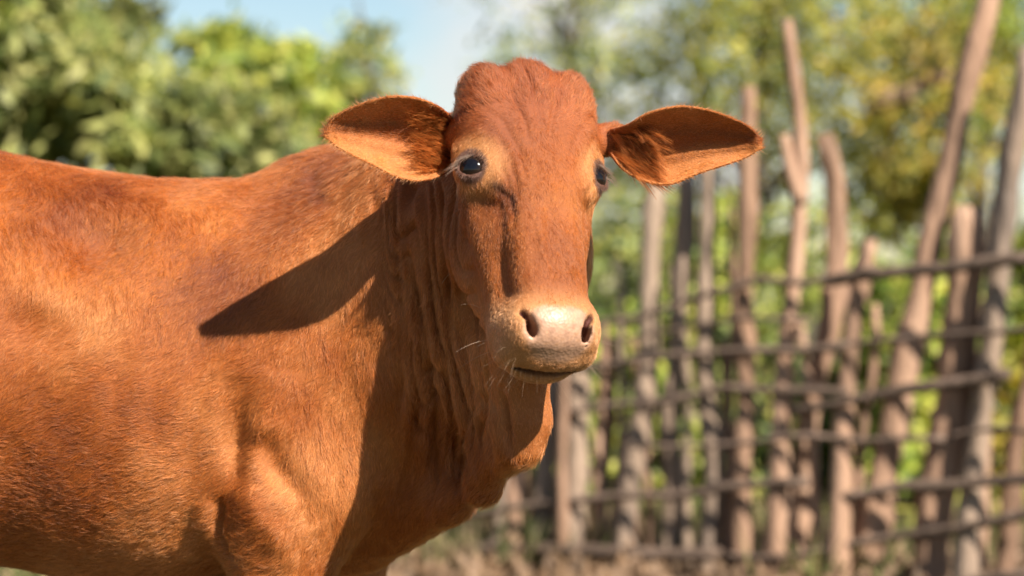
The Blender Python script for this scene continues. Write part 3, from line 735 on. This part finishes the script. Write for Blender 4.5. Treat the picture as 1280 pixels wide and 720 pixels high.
# ---- fence of upright poles with thin rails tied across
fence = empty("pole_fence", (P(920, 360, 7.7)[0], 7.7, 0))
tag(fence, "rustic fence of crooked wooden poles with thin rails tied across", "fence")
def Yf(px): return 8.1 - (px - 560) * (.95 / 720)
def resample(pl, n_):
    pl = np.array(pl, float); d = np.concatenate(((0,), np.cumsum(np.linalg.norm(np.diff(pl, axis=0), axis=1)))); t = np.linspace(0, d[-1], n_)
    return np.stack([np.interp(t, d, pl[:, a]) for a in range(pl.shape[1])], 1)
pid = 0
def pole(pl, wpx, wood=0, dy=0.0, taper=.75, stub=None):
    global pid; pid += 1
    Y = Yf(pl[0][0]) + dy; q = [P(x, y, Y) for x, y in pl]; a, b = q[0], q[1]
    sl_ = (b - a) / max(b[2] - a[2], .05); foot = a - sl_ * (a[2] + .08); q = [foot] + q
    r = np.random.default_rng(100 + pid); n_ = 22; c = resample(q, n_); t = np.linspace(0, 1, n_)
    c[:, 0] += vnoise(c, 1.6, pid) * .010; c[:, 1] += vnoise(c, 1.1, pid + 50) * .02
    R_ = wpx * .46 * Y / FPX * (1.08 - (1 - taper) * t) * (1 + .07 * r.normal(size=n_)); R_[-1] *= .75
    for kn in r.integers(3, n_ - 2, 2): R_[kn] *= 1.2
    parts = [tube(c, R_, 11, .07, pid)]
    if stub:
        for s_ in stub: 
            ss = resample([P(x, y, Y) for x, y in s_[0]], 6); parts.append(tube(ss, np.linspace(s_[1], s_[1] * .55, 6) * .5 * Y / FPX, 8, .06, pid + 7))
    v, f = merge(parts); meshobj("pole", v, f, WOODS[wood], fence)
pole([(1085, 720), (1112, 560), (1150, 370), (1184, 205), (1237, 0), (1262, -90)], 36, 0, .03, .8)
pole([(1166, 720), (1190, 480), (1214, 258)], 46, 0, .06, .95)
pole([(1206, 720), (1234, 480), (1250, 330), (1263, 200), (1282, 60)], 31, 1, .0, .85)
pole([(1252, 720), (1272, 570), (1300, 420), (1310, 240)], 27, 2, .08)
pole([(968, 650), (978, 480), (1003, 300), (1004, 180), (990, 25)], 29, 0, .0, .6, stub=[([(1002, 255), (988, 215), (980, 168)], 22)])
pole([(1000, 640), (1025, 470), (1047, 320), (1040, 230), (1026, 168)], 30, 0, .12, .8)
pole([(926, 680), (930, 500), (936, 300), (938, 108)], 27, 2, .0, .85)
pole([(888, 690), (886, 450), (884, 190)], 27, 1, .04, .85)
pole([(836, 690), (842, 480), (862, 215)], 28, 1, .10, .85)
pole([(786, 680), (802, 480), (826, 210)], 30, 1, .02, .85)
pole([(714, 690), (722, 490), (724, 420)], 31, 1, .0, .9)
pole([(676, 690), (686, 500), (690, 300)], 26, 1, .10, .9)
pole([(700, 690), (702, 560), (706, 400)], 15, 2, -.06)
pole([(640, 690), (648, 520), (655, 330)], 26, 0, .05)
pole([(1044, 720), (1052, 560), (1066, 400), (1085, 300)], 34, 0, -.03, .5)
pole([(985, 700), (1010, 520), (1045, 400), (1090, 290)], 17, 2, .15)
pole([(752, 690), (758, 560), (770, 420)], 18, 2, .14)
pole([(905, 690), (912, 560), (900, 420)], 15, 0, .14)
pole([(540, 690), (545, 560), (548, 400)], 26, 1, .05)
for x0, x1, top, w_, wd_ in ((768, 778, 330, 12, 1), (860, 852, 320, 12, 1), (745, 752, 400, 13, 0), (796, 790, 420, 10, 2), (1066, 1092, 380, 13, 0), (812, 806, 300, 12, 0), (905, 915, 260, 13, 0), (1020, 1000, 400, 13, 0), (1225, 1232, 380, 13, 0), (620, 630, 440, 16, 1)):
    pole([(x0, 690), ((x0 + x1) * .5 + 4, 500), (x1, top)], w_, wd_, .02 + .12 * ((x0 * 7) % 10) / 10, .7)
def rail(pl, wpx, dy=-.045, taper=.7):
    global pid; pid += 1
    n_ = 26; q = np.array([P(x, y, Yf(x) + dy) for x, y in pl]); c = resample(q, n_); r = np.random.default_rng(300 + pid)
    c[:, 2] += vnoise(c, 2.3, pid) * .008; c[:, 1] += vnoise(c, 1.7, pid + 9) * .012
    R_ = wpx * .5 * Yf(pl[0][0]) / FPX * np.linspace(1, taper, n_) * (1 + .08 * r.normal(size=n_))
    v, f = tube(c, R_, 9, .08, pid); meshobj("rail", v, f, WOODS[3], fence)
rail([(1340, 322), (1280, 326), (1210, 333), (1150, 337), (1080, 346), (1030, 352)], 17)
rail([(1100, 338), (1000, 356), (950, 346), (870, 370), (800, 393), (740, 402)], 11, -.06)
rail([(1340, 405), (1230, 415), (1150, 418), (1090, 426), (1000, 437)], 10, -.05)
rail([(1060, 430), (1000, 438), (920, 437), (860, 442), (760, 458), (690, 462)], 11, -.07)
rail([(1260, 464), (1180, 479), (1110, 491), (1040, 504), (990, 512)], 18, -.06, .6)
rail([(1060, 495), (960, 490), (900, 487), (830, 502), (740, 511), (640, 514)], 12, -.05)
rail([(1340, 597), (1280, 601), (1200, 606), (1130, 606), (1055, 622)], 17, -.05, .8)
rail([(1340, 637), (1280, 646), (1180, 661), (1100, 676), (990, 692), (900, 694)], 13, -.05)
rail([(1010, 604), (900, 606), (800, 618), (700, 630), (560, 642)], 12, -.05)
rail([(900, 690), (790, 690), (700, 686), (600, 688), (500, 692)], 17, -.06)
rail([(1010, 404), (930, 398), (850, 412), (760, 428)], 8, -.05)
rail([(1180, 545), (1080, 552), (980, 545), (880, 556), (790, 560)], 9, -.06)
rail([(1340, 540), (1260, 536), (1190, 548)], 9, -.05)
rail([(1340, 712), (1240, 722), (1120, 738)], 12, -.05)

# ---- trees and shrubs
def branches(root, top, nb, spread, r0, seed, rise=.5):
    r = np.random.default_rng(seed); root = np.array(root, float); top = np.array(top, float); parts, tips = [], []
    main = resample([root, root * .5 + top * .5 + r.normal(size=3) * np.array((.12, .12, 0)), top], 14); parts.append(tube(main, np.linspace(r0, r0 * .25, 14), 9, .05, seed))
    for i in range(nb):
        t = r.uniform(.25, 1.0); p0 = main[int(t * 13)]; a = r.uniform(0, 6.283); e = np.array((math.cos(a), math.sin(a) * .8, 0)) * spread * r.uniform(.5, 1.0) + np.array((0, 0, rise * r.uniform(-.1, 1.0)))
        m_ = p0 + e * .5 + np.array((0, 0, .12 * r.random())); p1 = p0 + e; c = resample([p0, m_, p1], 8); parts.append(tube(c, np.linspace(r0 * .38, r0 * .07, 8), 6, .05, seed + i))
        tips.append(c[3:])
        for j in range(2):
            s0 = c[int(r.uniform(2, 6))]; s1 = s0 + r.normal(size=3) * spread * .32; tips.append(resample([s0, s1], 4)); parts.append(tube(resample([s0, s1], 5), np.linspace(r0 * .12, r0 * .04, 5), 5, 0, seed + j))
    return merge(parts), np.concatenate(tips)
def crown_pts(n_, cx, cy, rx, ry, Y, ryd, clump, seed, hole=.0):
    r = np.random.default_rng(seed); K = max(8, int(n_ / clump)); q = r.normal(size=(K, 3)); q /= np.linalg.norm(q, axis=1, keepdims=True); q *= (r.random((K, 1)) ** .38)
    s = Y / FPX; c = np.array(P(cx, cy, Y)); ctr = c + q * np.array((rx * s, ryd, ry * s)); sz = r.uniform(.35, 1.0, K) * rx * s * .22
    i = r.integers(0, K, n_); p = ctr[i] + r.normal(size=(n_, 3)) * sz[i][:, None] * np.array((1, 1, .8))
    if hole:
        h_ = vnoise(p, 1 / hole, seed); p = p[h_ > -.35]
    return p
OLIVE = [(0.061, 0.09, 0.02), (0.156, 0.188, 0.046), (0.312, 0.319, 0.093), (0.459, 0.433, 0.15)]
YGREEN = [(0.062, 0.11, 0.02), (0.179, 0.234, 0.034), (0.343, 0.372, 0.062), (0.495, 0.454, 0.097)]
SMALL = [(0.055, 0.094, 0.031), (0.156, 0.203, 0.062), (0.312, 0.336, 0.094), (0.484, 0.421, 0.109)]
GOLD = [(0.077, 0.099, 0.02), (0.22, 0.209, 0.033), (0.36, 0.31, 0.05), (0.46, 0.3, 0.06)]
DARK = [(0.024, 0.053, 0.015), (0.075, 0.128, 0.027), (0.18, 0.232, 0.045), (0.33, 0.345, 0.075)]
def tree(name, label, cx, cy, rx, ry, Y, ryd, nleaf, ln, wd, pal, seed, clump=60, tr=.09, nb=16, hole=.0, trunkx=None, extra=(), group=None):
    tx = P(trunkx if trunkx is not None else cx, 360, Y)[0]; t = empty(name, (tx, Y, 0)); tag(t, label, "tree", group)
    c = np.array(P(cx, cy, Y)); s = Y / FPX
    (v, f), tips = branches((tx, Y, -.1), c + np.array((0, 0, ry * s * .5)), nb, rx * s * .8, tr, seed)
    meshobj("trunk", v, f, BARK, t)
    p = [crown_pts(nleaf, cx, cy, rx, ry, Y, ryd, clump, seed, hole)] + [crown_pts(n2, a, b, c2, d2, Y + dy, ryd * .6, clump, seed + 5 + i, hole) for i, (n2, a, b, c2, d2, dy) in enumerate(extra)]
    leaves("crown", np.concatenate(p), ln, wd, pal, t)
    return t
tree("broadleaf_tree", "dense olive green broadleaf tree behind the cow's rump", 10, 60, 190, 215, 11.0, 1.2, 10000, .125, .047, OLIVE, 1, 130, .10, 22, extra=[(4000, 250, 180, 120, 70, -.3), (2200, 150, 110, 80, 60, -.2)])
tree("broadleaf_tree", "bright yellow green young tree behind the cow's back", 330, 130, 90, 95, 11.5, .7, 4600, .11, .042, YGREEN, 2, 90, .05, 14, extra=[(1600, 300, 215, 130, 40, 0), (300, 270, 60, 40, 35, 0)])
tree("slender_tree", "thin twiggy sapling against the open sky behind the cow's ear", 452, 90, 45, 85, 12.5, .5, 700, .09, .032, SMALL, 3, 18, .03, 9, extra=[(300, 425, 170, 40, 60, 0)])
tree("feathery_tree", "airy small leaved tree behind the cow's poll", 720, 60, 130, 210, 14.0, 1.2, 5200, .065, .029, SMALL, 4, 30, .06, 18, .45, extra=[(1800, 790, 270, 110, 140, .3)])
tree("feathery_tree", "tall yellow green small leaved tree beyond the fence's forked pole", 960, 70, 170, 190, 13.0, 1.0, 7500, .072, .032, [(.06, .09, .018), (.17, .19, .03), (.29, .28, .05), (.40, .33, .06)], 5, 45, .07, 20, .5, extra=[(2200, 900, 270, 150, 110, .3)])
tree("golden_tree", "tree with golden and orange leaves beyond the leaning fence pole", 1150, 130, 130, 130, 11.8, .8, 2800, .075, .035, GOLD, 6, 40, .06, 16, .5, extra=[(1500, 1130, 240, 70, 50, -.2)])
tree("broadleaf_tree", "green tree rising beyond the fence's tallest leaning pole", 1260, 40, 190, 200, 14.5, 1.2, 6500, .088, .040, YGREEN, 8, 60, .09, 20, .4, extra=[(1800, 1100, 10, 200, 80, 0), (900, 1090, 300, 70, 90, 0)])
gt = [o for o in COL.objects if o.name == "golden_tree"][0]
v, f = tube(resample([P(1088, 140, 11.4), P(1105, 124, 11.3), P(1140, 116, 11.3), P(1165, 98, 11.3), P(1187, 92, 11.3)], 12), np.array((5, 8, 10, 11, 11, 11, 10, 10, 10, 9, 8, 6)) * 11.3 / FPX, 8, .06, 900)
meshobj("broken_branch", v, f, WOODS[0], gt)["label"] = "pale tan broken branch without bark"
def shrub(label, cx, cy, rx, ry, Y, nleaf, ln, wd, pal, seed, clump=40, hole=0, group="shrubs growing beyond the fence"):
    tx = P(cx, 360, Y)[0]; t = empty("shrub", (tx, Y, 0)); tag(t, label, "shrub", group); s = Y / FPX; c = np.array(P(cx, cy, Y)); r = np.random.default_rng(seed); parts = []
    for i in range(7):
        e = c + r.normal(size=3) * np.array((rx * s * .5, .15, ry * s * .4)); parts.append(tube(resample([(tx + r.normal() * .04, Y + r.normal() * .04, -.05), (np.array((tx, Y, 0)) + e) * .5 + r.normal(size=3) * .05, e], 7), np.linspace(.014, .004, 7), 6, .05, seed + i))
    v, f = merge(parts); meshobj("stem", v, f, BARK, t)
    p = crown_pts(nleaf, cx, cy, rx, ry, Y, .35, clump, seed, hole); p = p[p[:, 2] > .03]
    leaves("foliage", p, ln, wd, pal, t, droop=.1)
shrub("lime green shrub beyond the fence below the cow's chin", 745, 560, 60, 70, 9.4, 2040, 0.094, 0.040, YGREEN, 21)
shrub("dark green low shrub beyond the pale fence poles", 745, 610, 80, 60, 9.9, 1800, 0.088, 0.037, DARK, 22)
shrub("yellow green shrub between the fence's forked pole and leaning pole", 1120, 430, 70, 90, 9.0, 2640, 0.088, 0.040, YGREEN, 23, 40, .4)
shrub("dark leafy shrub behind the foot of the fence's forked pole", 1000, 560, 90, 80, 9.6, 2400, 0.088, 0.037, DARK, 24, 40, .4)
shrub("mixed green and gold shrub behind the flat topped fence post", 1230, 560, 90, 120, 9.2, 3120, 0.088, 0.040, GOLD, 25, 40, .5)
shrub("fresh green shrub behind the foot of the fence's leaning pole", 1130, 610, 80, 90, 9.0, 2280, 0.094, 0.043, YGREEN, 26, 40, .4)
shrub("small bright green shrub beyond the cow's dewlap", 590, 590, 60, 60, 9.6, 1560, 0.100, 0.043, YGREEN, 27, 40)
shrub("olive shrub behind the brown fence pole", 900, 440, 90, 80, 10.2, 2040, 0.075, 0.035, SMALL, 28, 30, .5)
shrub("leafy green shrub behind the pale grey poles under the cow's ear", 830, 420, 80, 90, 10.0, 1800, 0.081, 0.037, YGREEN, 29, 30, .5)
shrub("tall gold tinted shrub beyond the fence's last pole", 1290, 400, 60, 130, 9.6, 2400, 0.088, 0.037, YGREEN, 30, 40, .4)
shrub("sunlit yellow green bush behind the fence's crooked brown pole", 960, 330, 110, 90, 11.0, 1500, .08, .036, YGREEN, 31, 30, .4)
shrub("pale olive bush behind the fence beneath the cow's right ear", 790, 330, 90, 110, 11.6, 1300, .075, .034, SMALL, 32, 30, .4)
shrub("glowing lime bush behind the fence between its thin leaning stakes", 1080, 520, 80, 90, 9.6, 1700, .085, .038, YGREEN, 33, 40, .4)
shrub("sunlit low bush behind the pale stakes beside the cow's throat", 830, 560, 70, 80, 9.3, 1500, .085, .038, YGREEN, 34, 40, .4)
shrub("light green bush filling the gap behind the fence's flat topped post", 1190, 400, 80, 100, 10.4, 1600, .08, .036, YGREEN, 35, 40, .4)
shrub("bright bush behind the fence near its crooked brown pole's foot", 930, 560, 60, 80, 9.2, 1300, .085, .038, SMALL, 36, 40, .4)
# ---- dry litter and grass along the fence: nobody could count the blades
n_ = 26000; px_ = rng.uniform(-100, 1400, n_); Yg = rng.uniform(6.3, 11.5, n_); gxx = (px_ - 640) * Yg / FPX
m_ = (vnoise(np.stack((gxx, Yg, 0 * gxx), 1), .8, 55) > -.25) & ((px_ < 430) | (rng.random(n_) < .42)) & ((px_ < 430) | (Yg > 7.3)); gxx, Yg = gxx[m_], Yg[m_]
g3 = np.stack((gxx, Yg, np.zeros(len(gxx))), 1)
go = leaves("grass", g3, .20, .011, [(.05, .08, .015), (.11, .13, .03), (.22, .17, .08), (.30, .22, .13)], None, GRASS, up=True, kind="stuff"); tag(go, "patchy green and straw coloured grass along the fence", "grass")
n_ = 4500; px_ = rng.uniform(400, 1400, n_); Yg = rng.uniform(7.0, 11.0, n_)
lo_ = leaves("leaf_litter", np.stack(((px_ - 640) * Yg / FPX, Yg, rng.uniform(.005, .05, n_)), 1), .07, .035, [(.11, .06, .03), (.18, .11, .06), (.26, .17, .11)], None, GRASS, droop=0, kind="stuff"); tag(lo_, "dry brown fallen leaves around the fence poles", "leaf litter")

# ---- far-off wood beyond the pasture
K_ = 260; fc = np.stack((rng.uniform(-75, 75, K_), rng.uniform(66, 82, K_), rng.uniform(.3, 1.9, K_)), 1); i_ = rng.integers(0, K_, 14000)
fp = fc[i_] + rng.normal(size=(14000, 3)) * np.array((1.3, 1.3, .7)); fp[:, 2] = np.abs(fp[:, 2]) + .05
fw = leaves("distant_wood", fp, .55, .35, DARK, None, kind="stuff"); tag(fw, "far off low green wood on the horizon beyond the fence", "wood")
